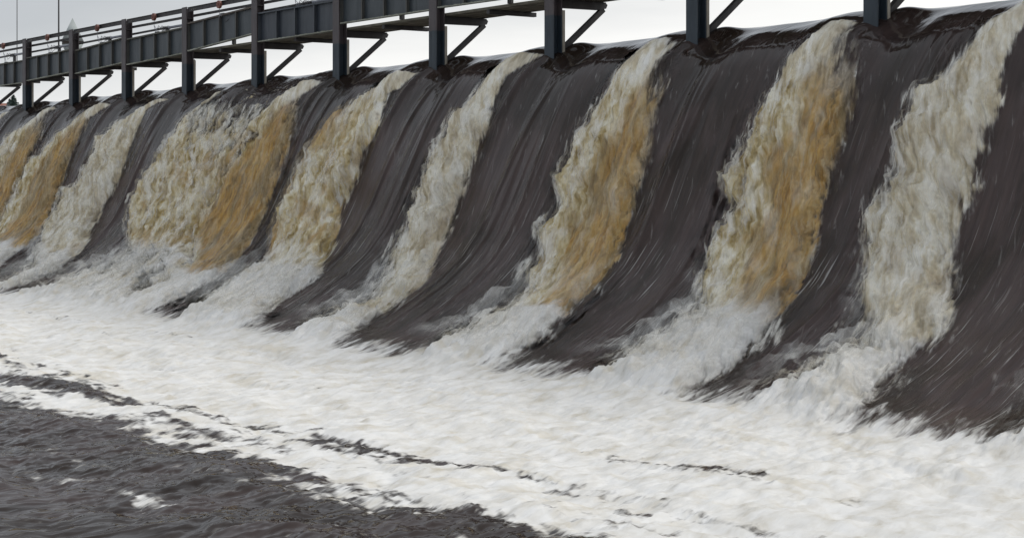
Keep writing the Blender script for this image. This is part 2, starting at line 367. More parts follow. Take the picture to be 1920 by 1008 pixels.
for j in range(-3, 13):
    for q in range(16):
        a0 = j * BAY + rr.uniform(0, 3.7); w = rr.uniform(.010, .028); h = rr.uniform(.003, .010); dr = rr.uniform(-.07, .05); tb = rr.uniform(.1, 2.2); te = tb + rr.uniform(.8, 2.5)
        sel = (acol > a0 - .9) & (acol < a0 + .9); x = A[:, sel] - a0 - dr * S[:, sel] - .02 * np.sin(S[:, sel] * 2.3 + q)
        H[:, sel] += h * np.where(x < 0, np.exp(-(x / (w * 2.6)) ** 2), np.exp(-(x / (w * .7)) ** 2)) * sst(T[:, sel], tb, tb + .4) * (1 - sst(T[:, sel], te, te + .5))
H += .05 * fbm(A * .55, S * .16, 2, .5, 4.4) * sst(T, .3, 1.5)
crest = np.exp(-((T + .2) / .7) ** 2)
H += (.0045 + .006 * sst(T, .4, 2.0) + .012 * sst(T, 2, 4)) * fbm(A * 6.5, S * .75, 4, .6, 2.2) * sst(T, -.9, .2)
H += (.0012 + .0025 * sst(T, .6, 2)) * fbm(A * 22, S * 1.7, 3, .6, 6.6) * sst(T, -.7, .2)
H += .004 * fbm(A * 2.6 + T * .8, T * 3.5, 3, .5, 9.9) * crest
# rough bay (between the fifth and sixth posts): lumpy water with broken crests
rough = sst(A, 14.4, 15.2) * (1 - sst(A, 18.0, 18.6)) * sst(T, -.45, 0) * (1 - sst(T, 1.2, 2.0))
H += rough * (.035 * fbm(A * 2.4, S * 2.2, 4, .55, 12.1) + .028 * fbm(A * 6.5, S * 5, 3, .6, 2.1))
FRT = np.maximum(FRT, rough * sst(fbm(A * 5 + wb, S * 4, 4, .65, 33) + .35 * sst(T, .2, 1.1), .30, .55) * .8)

# ------------------------------------------------------------------ relief of the white water
zone = FR * (1 - pool)
vig = sst(T, .15, 1.6)
lump = .9 * billow(AS * 1.9 + .35 * wb, S * 1.15 + .3 * wa, 4, .5, 20.2)
fine = billow(AS * 7.5 + .3 * wc, S * 2.4, 4, .6, 41.0)
low = sst(T, 1.6, 3.0)
D = zone * (REL * (.05 + .10 * vig) + (.05 + .38 * vig * REL) * (lump - .12) * (1 - .7 * AM) * (1 - .5 * low) + (.05 + .02 * vig) * fine * (1 - .6 * AM))
D += zone * (.05 * st1 + .03 * st2) * vig
D += zone * AM * .02 * fbm(AS * 7, S * .8, 4, .6, 14.0)
foamz = np.clip(pool + WH * FR, 0, 1)
D += foamz * (.085 * billow(AS * 1.6 + .3 * wa, S * .7, 5, .58, 61.0) + .03 * fbm(AS * 3.3, S * 1.6, 4, .6, 71.0) + .03 * sst(T, 2.6, 3.4) * (1 - sst(T, 5, 6)) * WH)
D += sst(T, 4.8, 7) * (.13 * fbm(A * .45, S * .6, 3, .5, 81.0) + .11 * billow(A * 1.1 + .5 * wb, S * 1.5, 5, .6, 85.0))
sh = zone * .07 * fbm(A * 3.1, S * 2.1, 3, .55, 15.5) * vig              # sideways tumbling so the lumps overhang a little
dn = zone * .05 * fbm(A * 2.7, S * 2.3, 3, .55, 25.5) * vig

Hn = H + D
PX = A + sh; PTd = T + Hn * NT + dn * dt[:, None]; PZd = Z + Hn * NZ + dn * dz[:, None]
P = np.stack([PX, -PTd, PZd], -1).reshape(-1, 3)
streak = sst(T, .9, 2.6) * (1 - sst(T, 5, 6))
MASK = np.stack([FRT, AM, np.clip(WHT, 0, 1), streak], -1).reshape(-1, 4).astype(np.float32)
UV = np.stack([A, S], -1).reshape(-1, 2).astype(np.float32)

# ------------------------------------------------------------------ materials of the water
def water_material():
    m, nt, p = new_mat('peaty_water')
    uv = nt.nodes.new('ShaderNodeUVMap'); uv.uv_map = 'flow'; UVo = uv.outputs[0]
    at = nt.nodes.new('ShaderNodeAttribute'); at.attribute_name = 'mask'
    sp = nt.nodes.new('ShaderNodeSeparateColor'); nt.links.new(at.outputs['Color'], sp.inputs[0])
    fr, am, wh, st = sp.outputs[0], sp.outputs[1], sp.outputs[2], at.outputs['Alpha']
    sk_ = nt.nodes.new('ShaderNodeVectorMath'); sk_.operation = 'MULTIPLY_ADD'       # skewed coordinates for the falling strands
    sy = nt.nodes.new('ShaderNodeSeparateXYZ'); nt.links.new(UVo, sy.inputs[0])
    cx = nt.nodes.new('ShaderNodeCombineXYZ'); nt.links.new(math_(nt, 'MULTIPLY_ADD', sy.outputs[1], -.30, sy.outputs[0]), cx.inputs[0]); nt.links.new(sy.outputs[1], cx.inputs[1])
    nt.nodes.remove(sk_); UVs = cx.outputs[0]
    s1 = noise(nt, UVo, 1.0, 6, .62, (9, .7, 1)); s2 = noise(nt, UVo, 1.0, 5, .6, (38, 1.3, 1), .2)
    b1 = noise(nt, UVs, 1.0, 7, .62, (4.6, 1.7, 1), .5); b2 = noise(nt, UVs, 1.0, 5, .55, (10, 2.6, 1), .5)
    b3 = noise(nt, UVs, 1.0, 4, .5, (30, 2.4, 1), .3)
    big = noise(nt, UVo, 1.0, 4, .55, (1.1, .45, 1), .5)
    dlow = mixc(nt, smooth(nt, big, .38, .62), (.036, .024, .017), (.080, .056, .051))
    dark = mixc(nt, smooth(nt, s1, .3, .7), mixc(nt, .45, dlow, (.010, .008, .008)), dlow)
    dark = mixc(nt, mixf(nt, smooth(nt, st, -.01, .06), .45, 0.0), dark, (.012, .008, .0065))  # dark reflection of the bridge near the crest, put partly into the colour
    dark = mixc(nt, math_(nt, 'MULTIPLY', smooth(nt, s2, .55, .78), mixf(nt, st, .12, .5)), dark, (.115, .103, .103))
    # thin broken white lines on the dark sheets
    fl = math_(nt, 'MULTIPLY', smooth(nt, noise(nt, UVo, 1.0, 3, .5, (34, .75, 1), .15), .615, .70), smooth(nt, noise(nt, UVo, 1.0, 3, .5, (1.6, .8, 1)), .38, .56))
    fl = math_(nt, 'MULTIPLY', math_(nt, 'MULTIPLY', fl, st), .58)
    amc = ramp(nt, s1, [(.30, (.13, .070, .018)), (.43, (.32, .172, .042)), (.54, (.49, .285, .072)), (.68, (.54, .37, .13))])
    amc = mixc(nt, math_(nt, 'MULTIPLY', smooth(nt, noise(nt, UVo, 1.0, 4, .55, (2.2, .5, 1), .5), .46, .62), .72), amc, (.185, .145, .085))
    amc = mixc(nt, math_(nt, 'MULTIPLY', smooth(nt, b3, .5, .72), .55), amc, (.50, .44, .31))
    amc = mixc(nt, math_(nt, 'MULTIPLY', smooth(nt, b2, .47, .32), .5), amc, (.13, .10, .06))
    b0 = noise(nt, UVs, 1.0, 3, .5, (1.9, 1.0, 1), .6)
    b1 = math_(nt, 'ADD', b1, math_(nt, 'MULTIPLY', math_(nt, 'SUBTRACT', b0, .5), .35))
    frc = ramp(nt, b1, [(.26, (.17, .115, .035)), (.39, (.38, .28, .11)), (.49, (.62, .52, .31)), (.58, (.82, .77, .62)), (.70, (.92, .90, .83))])
    frc = mixc(nt, math_(nt, 'MULTIPLY', smooth(nt, b2, .53, .74), .5), frc, (.84, .82, .74))
    frc = mixc(nt, math_(nt, 'MULTIPLY', smooth(nt, b2, .46, .32), .45), frc, (.17, .125, .055))
    frc = mixc(nt, math_(nt, 'MULTIPLY', smooth(nt, b3, .44, .28), .25), frc, (.16, .13, .08))
    whc = ramp(nt, b1, [(.22, (.52, .48, .40)), (.42, (.68, .665, .63)), (.6, (.78, .775, .76))])
    tanp = noise(nt, UVo, 1.0, 6, .6, (.9, 1.5, 1), 1.0)
    whc = mixc(nt, math_(nt, 'MULTIPLY', smooth(nt, tanp, .52, .68), .42), whc, (.56, .50, .38))
    # froth breaks up at its border
    edgef = smooth(nt, math_(nt, 'ADD', math_(nt, 'MULTIPLY_ADD', math_(nt, 'SUBTRACT', b2, .5), 1.2, fr), math_(nt, 'MULTIPLY', math_(nt, 'SUBTRACT', b3, .5), .6)), .12, .80)
    c = mixc(nt, math_(nt, 'MULTIPLY', am, .95), frc, amc)
    c = mixc(nt, wh, c, whc)
    lum = mixc(nt, math_(nt, 'MAXIMUM', edgef, fl), dark, mixc(nt, smooth(nt, fr, .05, .5), (.62, .61, .58), c))
    nt.links.new(lum, p.inputs['Base Color'])
    cov = math_(nt, 'MAXIMUM', edgef, fl)
    rg = mixf(nt, cov, mixf(nt, smooth(nt, st, .0, .5), .045, .11), .62); rg = mixf(nt, math_(nt, 'MULTIPLY', math_(nt, 'MULTIPLY', am, edgef), math_(nt, 'SUBTRACT', 1.0, wh)), rg, .30)
    nt.links.new(rg, p.inputs['Roughness'])
    p.inputs['IOR'].default_value = 1.333
    hb = math_(nt, 'ADD', math_(nt, 'MULTIPLY', s2, mixf(nt, st, .10, 1.0)), math_(nt, 'MULTIPLY', math_(nt, 'MULTIPLY', b2, edgef), 1.0))
    bump(nt, hb, p, .55, .02)
    return m
MW = water_material()

def veil_material():
    m, nt, p = new_mat('spray_veil')
    uv = nt.nodes.new('ShaderNodeUVMap'); uv.uv_map = 'flow'
    at = nt.nodes.new('ShaderNodeAttribute'); at.attribute_name = 'mask'
    sp = nt.nodes.new('ShaderNodeSeparateColor'); nt.links.new(at.outputs['Color'], sp.inputs[0])
    sy = nt.nodes.new('ShaderNodeSeparateXYZ'); nt.links.new(uv.outputs[0], sy.inputs[0])
    cx = nt.nodes.new('ShaderNodeCombineXYZ'); nt.links.new(math_(nt, 'MULTIPLY_ADD', sy.outputs[1], -.33, sy.outputs[0]), cx.inputs[0]); nt.links.new(sy.outputs[1], cx.inputs[1])
    nt.links.new(math_(nt, 'MULTIPLY', at.outputs['Alpha'], 7.0), cx.inputs[2]); V = cx.outputs[0]
    a = noise(nt, V, 1.0, 4, .5, (15, 1.6, 1), .4); b = noise(nt, V, 1.0, 4, .55, (3.4, 1.3, 1), .3)
    haze = smooth(nt, at.outputs['Alpha'], .5, .6)
    al = math_(nt, 'ADD', math_(nt, 'MULTIPLY', math_(nt, 'SUBTRACT', a, .5), mixf(nt, haze, 1.5, .35)), math_(nt, 'MULTIPLY', math_(nt, 'SUBTRACT', b, .5), 1.7))
    al = math_(nt, 'ADD', al, math_(nt, 'MULTIPLY_ADD', sp.outputs[0], .75, -.55))
    al = math_(nt, 'MULTIPLY', mixf(nt, haze, smooth(nt, al, .10, .62), smooth(nt, al, -.15, .75)), sp.outputs[2])
    nt.links.new(math_(nt, 'MULTIPLY', al, .60), p.inputs['Alpha'])
    c = mixc(nt, sp.outputs[1], mixc(nt, smooth(nt, b, .4, .62), (.62, .55, .40), (.88, .86, .80)), (.50, .36, .16))
    c = mixc(nt, haze, c, (.82, .82, .80))
    nt.links.new(c, p.inputs['Base Color']); p.inputs['Roughness'].default_value = .8
    return m
MV = veil_material()

# ------------------------------------------------------------------ cut the one displaced surface into water, streams and foam
vid = np.arange(NR * NC).reshape(NR, NC)
F = np.stack([vid[:-1, :-1], vid[:-1, 1:], vid[1:, 1:], vid[1:, :-1]], -1).reshape(-1, 4)
def fc(M): return M[:-1, :-1].reshape(-1)
fj = fc(JID).copy(); fpool = fc(np.maximum(pool, WH * (FR > .5)))
owner = np.where(fpool > .5, 100, np.where(fj > -99, fj, -99))

def sub_mesh(name, sel, parent=None):
    f = F[sel]; used, inv = np.unique(f, return_inverse=True); f = inv.reshape(-1, 4)
    me = bpy.data.meshes.new(name); nv, nf = len(used), len(f)
    me.vertices.add(nv); me.vertices.foreach_set('co', P[used].astype(np.float32).ravel())
    me.loops.add(nf * 4); me.loops.foreach_set('vertex_index', f.astype(np.int32).ravel())
    me.polygons.add(nf); me.polygons.foreach_set('loop_start', np.arange(0, nf * 4, 4, dtype=np.int32))
    me.polygons.foreach_set('use_smooth', np.ones(nf, bool))
    me.update(calc_edges=True)
    a = me.attributes.new('mask', 'FLOAT_COLOR', 'POINT'); a.data.foreach_set('color', MASK[used].ravel())
    u = me.uv_layers.new(name='flow'); u.data.foreach_set('uv', UV[used][f.ravel()].ravel())
    me.materials.append(MW)
    o = bpy.data.objects.new(name, me); COL.objects.link(o)
    if parent: o.parent = parent
    return o
tag(sub_mesh('water', owner == -99), kind='structure')
tag(sub_mesh('foam', owner == 100), 'white churning foam boiling at the foot of the weir', 'foam', kind='stuff')

VSTEP = 2
def veil(name, j, parent):
    # loose spray above a stream: three thin sheets of strands following the flow
    c = np.where((acol > j * BAY - 6) & (acol < j * BAY + 3))[0][::VSTEP]; r = np.where((trow > .25) & (trow < 5.2))[0][::VSTEP]
    ix = np.ix_(r, c); near = DIL[ix]
    own = (JID[ix] == j) | (JID[ix] == -99)
    Vs, Fs, Ms, Us = [], [], [], []; base = 0
    for q, off in enumerate((.06, .14, .30)):
        o_ = Hn[ix] + off * sst(T[ix], .2, 1.4) * (.6 + .8 * (fbm(A[ix] * 2.1, S[ix] * 1.5, 3, .5, 5.5 * q + j) + .5))
        p_ = np.stack([PX[ix] + .04 * st1[ix], -(T[ix] + o_ * NT[ix]), Z[ix] + o_ * NZ[ix]], -1).reshape(-1, 3)
        n0, n1 = near.shape; vi = np.arange(n0 * n1).reshape(n0, n1)
        f = np.stack([vi[:-1, :-1], vi[:-1, 1:], vi[1:, 1:], vi[1:, :-1]], -1).reshape(-1, 4)
        keep = ((near > .02) & own)[:-1, :-1].reshape(-1); f = f[keep]
        if q == 2: o_ = Hn[ix] + .12 + .22 * sst(T[ix], 2.4, 3.6) * (.6 + .9 * (fbm(A[ix] * 1.1, S[ix] * 1.1, 3, .5, 71 + j) + .5))
        fade = (1 - .3 * AM[ix] * (q < 2)) * (1 - .22 * q) * (.95 * sst(T[ix] + .5 * wa[ix], 2.5, 3.4) if q == 2 else 1) * (1 - sst(T[ix], 4.2, 5.2)) * sst(T[ix], .3, .9) * (1 - .55 * AM[ix])
        m_ = np.stack([near, AM[ix] * (1 - WHT[ix]), fade, np.full_like(near, q / 3)], -1).reshape(-1, 4)
        Vs.append(p_); Fs.append(f + base); Ms.append(m_); Us.append(np.stack([A[ix], S[ix]], -1).reshape(-1, 2)); base += n0 * n1
    Vv, Ff, Mm, Uu = np.concatenate(Vs), np.concatenate(Fs), np.concatenate(Ms).astype(np.float32), np.concatenate(Us).astype(np.float32)
    used, inv = np.unique(Ff, return_inverse=True); f = inv.reshape(-1, 4); nf = len(f)
    me = bpy.data.meshes.new(name); me.vertices.add(len(used)); me.vertices.foreach_set('co', Vv[used].astype(np.float32).ravel())
    me.loops.add(nf * 4); me.loops.foreach_set('vertex_index', f.astype(np.int32).ravel())
    me.polygons.add(nf); me.polygons.foreach_set('loop_start', np.arange(0, nf * 4, 4, dtype=np.int32)); me.polygons.foreach_set('use_smooth', np.ones(nf, bool))
    me.update(calc_edges=True)
    a = me.attributes.new('mask', 'FLOAT_COLOR', 'POINT'); a.data.foreach_set('color', Mm[used].ravel())
    u = me.uv_layers.new(name='flow'); u.data.foreach_set('uv', Uu[used][f.ravel()].ravel())
    me.materials.append(MV); o = bpy.data.objects.new(name, me); COL.objects.link(o); o.parent = parent
    return o
STREAM_LABEL = {
    0: 'small sliver of tan froth at the left border, above the first post',
    1: 'narrow froth stream with amber flank, running out at the left border',
    2: 'froth stream with the brightest orange flank, foot beside the left border',
    3: 'pale grey froth stream with dark smooth sheets on both its sides',
    4: 'widest tan froth curtain, falling below the rough lumpy water',
    5: 'stream with white upper ridge and broad amber veil joining the widest curtain',
    6: 'tan lumpy froth stream with an amber strip along its left side, centre of the weir',
    7: 'pale froth stream with a small dark amber window, left of the widest dark sheet',
    8: 'froth stream with a broad amber right half, starting right of the last braced post',
}
for j in JET:
    sel = owner == j
    if sel.sum() < 50: continue
    if not (-1 <= j <= 10): 
        o = sub_mesh('foam_stream', sel); tag(o, 'froth stream at the far end of the weir' if j < 0 else 'froth stream at the near end of the weir', 'foam stream', 'foam streams falling behind the posts'); continue
    o = sub_mesh('foam_stream', sel)
    veil('spray', j, o)
    tag(o, STREAM_LABEL.get(j, {-1: 'farthest froth stream outside the left border', 9: 'second broad froth stream with an amber right half, nearer than the first', 10: 'pale froth stream nearest the right border'}.get(j)), 'foam stream', 'foam streams falling behind the posts')
# ------------------------------------------------------------------ steel work of the gate bridge
PO = 0.39
M_POST = paint_steel('post_paint', [(.055, .044, .046), (.080, .066, .069), (.040, .032, .031)], rough=.5, wetline=True)
M_BEAM = paint_steel('beam_paint', [(.034, .031, .032), (.055, .050, .050), (.022, .020, .020)], rough=.55)
M_GATE = paint_steel('gate_paint', [(.034, .044, .051), (.054, .063, .071), (.026, .030, .032)], rough=.42)
M_GATEB = paint_steel('gate_paint_blue', [(.028, .035, .046), (.042, .050, .062), (.020, .026, .034)], rough=.42)
M_FLANGE = paint_steel('flange_paint', [(.075, .075, .062), (.12, .115, .095), (.040, .038, .032)], rough=.7)
M_RIB = paint_steel('rib_paint', [(.060, .060, .056), (.090, .088, .080), (.035, .034, .032)], rough=.6)
M_RIBB = paint_steel('rib_paint_blue', [(.045, .052, .062), (.065, .074, .086), (.03, .034, .04)], rough=.5)
M_RUST = paint_steel('rust_flange', [(.085, .072, .062), (.13, .11, .095), (.05, .04, .035)], rough=.8)
M_LICHEN = paint_steel('lichen_edge', [(.16, .165, .13), (.36, .37, .32), (.06, .06, .05)], rust=(.38, .39, .36), rough=.9)
M_DISC = paint_steel('red_oxide', [(.13, .045, .032), (.19, .075, .055), (.09, .035, .028)], rough=.6)
M_GALV = paint_steel('galvanised', [(.22, .23, .26), (.34, .35, .39), (.15, .15, .17)], rough=.4)
M_CHAIN = paint_steel('chain_steel', [(.07, .07, .075), (.16, .16, .17), (.05, .045, .04)], rough=.5)
M_PALE = paint_steel('pale_timber_and_sky_dot', [(.30, .27, .22), (.48, .44, .37), (.20, .17, .13)], rough=.8)
def wood():
    m, nt, p = new_mat('deck_timber'); P = wpos(nt)
    n = noise(nt, P, 1.0, 6, .65, (1.4, 30, 30)); n2 = noise(nt, P, 3.0, 4, .6)
    c = ramp(nt, n, [(.3, (.09, .08, .06)), (.5, (.18, .165, .13)), (.75, (.30, .28, .23))])
    c = mixc(nt, math_(nt, 'MULTIPLY', smooth(nt, n2, .5, .65), .5), c, (.045, .045, .030))
    nt.links.new(c, p.inputs['Base Color']); p.inputs['Roughness'].default_value = .85
    bump(nt, n, p, .4, .006); return m
M_WOOD = wood()

# --- post (thing) > column, bracket_arm, strut, seal_strip, cap_plate
def make_post():
    root = empty('steel_post', (0, 0, 0)); hw = .133
    m = MB(); m.box(-hw, hw, -.150, -.128, 4.2, 7.60, .003); m.box(-hw, hw, .043, .065, 4.2, 7.57, .003); m.box(-.009, .009, -.127, .042, 4.2, 7.57)
    m.box(-.10, -.012, -.126, .041, 6.9, 6.912); m.box(.012, .10, -.126, .041, 6.9, 6.912)
    m.build('column', M_POST, root)
    g = MB(); g.prism([(.068, 7.44), (.068, 7.585), (.40, 7.585), (.40, 7.47), (.26, 7.44)], 'x', -.02, .0)
    m = MB(); m.box(.012, hw + .02, -.122, .040, 7.30, 7.312); m.prism([(.133, 7.57), (.133, 7.36), (.19, 7.44), (.30, 7.46), (.30, 7.57)], 'y', -.105, -.095); m.build('gusset', M_BEAM, root)
    g.bm.free()
    m = MB(); m.prism([(.068, 6.275), (.068, 6.415), (1.20, 6.415), (1.235, 6.385), (1.20, 6.315), (1.05, 6.285)], 'x', -.055, .055); m.box(-.065, .065, .07, 1.19, 6.416, 6.43); m.build('bracket_arm', M_BEAM, root)
    m = MB(); m.bar((0, .10, 5.42), (0, 1.23, 6.33), .07, .012, (1, 0, 0)); m.bar((.030, .10, 5.42), (.030, 1.23, 6.33), .012, .085, (1, 0, 0))
    m.bm.free(); m = MB(); m.bar((0, .09, 5.44), (0, 1.16, 6.30), .095, .095, (1, 0, 0)); m.build('strut', M_BEAM, root)
    m = MB(); m.box(hw - .05, hw + .006, .068, .125, 5.35, 6.22, .004); m.build('seal_strip', M_PALE, root)
    return root
POST_LABEL = {}
ORD = ['leftmost', 'second', 'third', 'fourth', 'fifth', 'sixth', 'seventh', 'eighth']
K0, K1 = -1, 11
proto = make_post()
for k in range(K0, K1):
    o = proto if k == K0 else copy_tree(proto)
    o.location = (k * BAY + PO, 0, 0)
    if 0 <= k <= 7: lab = {0: 'leftmost whole brown steel post of the weir bridge, nearest the conifer', 1: 'steel post directly below the tip of the pale triangular marker',
        2: 'third steel post from the left, ending above the orange flanked stream', 3: 'fourth steel post from the left, left end of the rust topped gate',
        4: 'fifth steel post from the left, between the rust topped gate and the blue grey gate', 5: 'sixth steel post from the left, right end of the blue grey gate',
        6: 'seventh steel post from the left, above the stream left of the widest dark sheet', 7: 'thickest steel post that still shows its whole bracket and strut, at the top border'}[k]
    else: lab = 'steel post beyond the left border' if k < 0 else ['steel post foot standing at the top of the first stream with a broad amber half', 'steel post foot at the upper right, before the last dark sheet', 'steel post beyond the upper right corner'][min(k - 8, 2)]
    tag(o, lab, 'bridge post', 'steel posts standing along the weir crest')

# --- top beam per bay
def make_beam():
    root = empty('top_beam', (0, 0, 0)); x0, x1 = .136, BAY - .136
    m = MB(); m.box(x0, x1, -.100, -.092, 7.465, 7.58); m.box(x0, x1, -.140, -.1005, 7.572, 7.582); m.box(x0, x1, -.140, -.1005, 7.463, 7.473); m.build('channel', M_BEAM, root)
    m = MB()
    for x in (.34, .44, .54): m.tube([(x, -.101, 7.515), (x, -.110, 7.515)], .012, 8)
    m.build('sky_dot', M_PALE, root)  # pale discs stand in for sky showing through holes in the beam
    return root
def make_hoist(ztop):
    e_ = ztop - 7.49
    root = empty('chain_hoist', (0, 0, 0))
    m = MB(); m.tube([(0, -.145, 0), (0, -.150, 0), (0, -.215, 0), (0, -.22, 0)], [.085, .1, .1, .088], 20); m.tube([(0, -.221, 0), (0, -.235, 0)], .03, 10); m.build('hoist_wheel', M_DISC, root)
    m = MB(); m.bar((-.10, -.16, .03), (-.02, -.16, .045), .03, .016); m.build('hook', M_PALE, root)
    m = MB()
    for zz_ in np.arange(-.10, -.235, -.024):
        m.tube([(.007 * math.cos(q) - .012, -.17, zz_ + .016 * math.sin(q)) for q in np.linspace(0, 6.28, 9)[:-1]], .0045, 5, True)
    m.build('chain', M_CHAIN, root)
    m = MB(); m.tube([(-.012, -.17, -.23), (-.05, -.14, -.29), (-.055, -.10, e_)], .008, 6); m.tube([(-.012, -.17, -.23), (.03, -.14, -.29), (.035, -.10, e_)], .008, 6); m.build('sling', M_GALV, root)
    return root
GATE = {-1: (6.21, .74, 6.21, .73, 0, 0), 0: (6.25, .745, 6.33, .70, 0, 0), 1: (6.27, .715, 6.40, .72, .05, 0), 2: (6.31, .735, 6.40, .70, 0, 0),
        3: (6.44, .745, 6.63, .68, 0, 1), 4: (6.415, .71, 6.425, .69, 0, 2), 5: (6.555, .73, 6.555, .73, 0, 3), 6: (6.575, .73, 6.55, .73, 0, 0),
        7: (6.5, .73, 6.55, .73, 0, 0), 8: (6.5, .73, 6.5, .73, 0, 0), 9: (6.5, .73, 6.5, .73, 0, 0)}
pb = make_beam()
NB = {-1: 'in the bay at the left border', 0: 'in the bay right of the leftmost whole post', 1: 'in the bay right of the pale triangular marker', 2: 'in the bay left of the rust topped gate bay', 3: 'above the rust topped gate',
      4: 'above the blue grey gate', 5: 'over the bay right of the blue grey gate', 6: 'two bays right of the blue grey gate'}
for k in range(K0, K1 - 1):
    o = pb if k == K0 else copy_tree(pb); o.location = (k * BAY + PO, 0, 0)
    tag(o, 'dark steel top beam ' + NB.get(k, 'outside the left border' if k < 0 else 'over the bays at the right'), 'beam', 'top beams between the posts')
    g_ = GATE[k]; o = make_hoist((g_[0] + g_[1] + g_[2] + g_[3]) / 2 + .03); o.location = (k * BAY + PO + 1.99, 0, 7.49)
    tag(o, 'round red oxide chain hoist ' + NB.get(k, 'outside the left border' if k < 0 else 'over the bays at the right'), 'chain hoist', 'red chain hoists hung on the top beams')

# --- lift gates

GL = {-1: 'left end gate, cut by the left border', 0: 'steel lift gate between the leftmost whole post and the post at the triangular marker', 1: 'recessed steel lift gate right of the triangular marker, splashed lichen at its bottom edge',
      2: 'steel lift gate left of the rust topped one', 3: 'raised steel lift gate with rusty brown top flange and slanting bottom edge', 4: 'blue grey steel lift gate with its pipe and hoist above',
      5: 'large steel lift gate cut by the top border, left of the second nearest post', 6: 'nearest lift gate, only its bottom edge showing at the top border'}
def make_gate(k, zl, hl, zr, hr, rec, var):
    root = empty('lift_gate', (k * BAY + PO, rec, 0)); x0, x1 = .137, BAY - .137 
    mg = M_GATEB if var == 2 else M_GATE; mt = M_RUST if var == 1 else (M_GATEB if var == 2 else M_FLANGE)
    def zb(x): return zl + (zr - zl) * (x - x0) / (x1 - x0)
    def zt(x): return zb(x) + hl + (hr - hl) * (x - x0) / (x1 - x0)
    def plank(f0, f1, ya, yb, name, mat, seed, n=1, jag=0):
        m = MB(); r = random.Random(seed); xs = [x0 + (x1 - x0) * i / n for i in range(n + 1)]
        V = []
        for x in xs:
            j1 = jag * r.uniform(-1, 1)
            V.append([m.bm.verts.new(c) for c in ((x, ya, f0(x)), (x, yb, f0(x)), (x, yb, f1(x) + j1), (x, ya, f1(x) + j1 * .8))])
        for A_, B_ in zip(V[:-1], V[1:]):
            for q in range(4): m.bm.faces.new((A_[q], A_[(q + 1) % 4], B_[(q + 1) % 4], B_[q]))
        m.bm.faces.new(V[0][::-1]); m.bm.faces.new(V[-1])
        return m.build(name, mat, root)
    plank(zb, zt, -.035, -.023, 'skin_plate', mg, k)
    plank(lambda x: zt(x) - .035, zt, -.125, -.036, 'top_flange', mt, k)
    plank(lambda x: zb(x) + .001, lambda x: zb(x) + .028, -.128, -.036, 'bottom_flange', M_LICHEN, k + 50, 60, .009)
    for i in range(5):
        x = x0 + .005 + (x1 - x0 - .01) * i / 4.0; w = .006 if 0 < i < 4 else .004
        m = MB(); m.prism([(x - w, zb(x) + .035), (x + w, zb(x) + .035), (x + w, zt(x) - .037), (x - w, zt(x) - .037)], 'y', -.105, -.036)
        fw = .022 if 0 < i < 4 else .006
        m.prism([(x - fw, zb(x) + .035), (x + fw, zb(x) + .035), (x + fw, zt(x) - .037), (x - fw, zt(x) - .037)], 'y', -.115, -.1055)
        m.build('stiffener', M_RIBB if var == 2 else M_RIB, root)
    x = x0 + 1.86; m = MB(); m.box(x - .09, x + .09, -.12, -.04, zt(x) + .001, zt(x) + .025, .004); m.build('lifting_lug', mg, root)
    return root
for k, g in GATE.items():
    o = make_gate(k, *g)
    tag(o, GL.get(k, 'steel lift gate beyond the left border' if k < 0 else 'steel lift gate over the near bays'), 'lift gate', 'steel lift gates between the posts')

# --- walkway of planks per bay, handrail, pipe run
def make_walk():
    root = empty('walkway', (0, 0, 0))
    m = MB(); r = random.Random(4)
    for i in range(4):
        y = .12 + i * .27; z = 6.435 + r.uniform(0, .012)
        m.box(.0, BAY - .012, y, y + .235, z, z + .055, .006)
    m.build('planks', M_WOOD, root)
    for x in (1.55,):
        m = MB(); m.box(x - .05, x + .05, 0.08, 1.27, 6.345, 6.430, .006); m.build('joist', M_BEAM, root)
    return root
def make_rail():
    root = empty('handrail', (0, 0, 0))
    m = MB(); m.box(0, BAY - .005, .10, .15, 7.358, 7.422, .006); m.build('rail', M_BEAM, root)
    m = MB(); m.box(-.03, .03, .066, .099, 7.34, 7.43); m.build('rail_bracket', M_BEAM, root)
    return root
def make_pipe():
    root = empty('cable_pipe', (0, 0, 0))
    m = MB(); m.tube([(0, .12, 7.19), (BAY / 2, .12, 7.20), (BAY - .005, .12, 7.19)], .030, 10); m.build('pipe', M_BEAM, root, True)
    m = MB(); m.tube([(2.3, .12, 7.195), (2.34, .12, 7.195), (2.36, .12, 7.195), (3.40, .12, 7.193), (3.42, .12, 7.193)], [.044, .044, .036, .036, .028], 12); m.build('cylinder', M_GALV, root, True)
    m = MB(); m.box(2.16, 2.27, .085, .15, 6.492, 7.165); m.build('stanchion', M_BEAM, root)
    m = MB()
    for i, x in enumerate((1.92, 2.02, 2.10, 2.24)): m.tube([(x + .0 * math.cos(q), .12 + .045 * math.cos(q), 7.195 + .05 * math.sin(q)) for q in np.linspace(0, 6.28, 13)[:-1]], .008, 6, True)
    m.tube([(1.9, -.03, 7.19), (2.0, -.05, 7.26), (2.1, -.04, 7.20), (2.2, -.05, 7.24), (2.35, -.03, 7.19)], .007, 6)
    m.tube([(1.95, -.03, 7.13), (2.05, -.05, 7.05), (2.2, -.04, 7.10), (2.28, -.03, 7.15)], .006, 6)
    m.tube([(.3, .05, 7.20), (1.0, .05, 7.155), (1.9, .02, 7.22)], .005, 6)
    m.build('clamp', M_CHAIN, root)
    return root
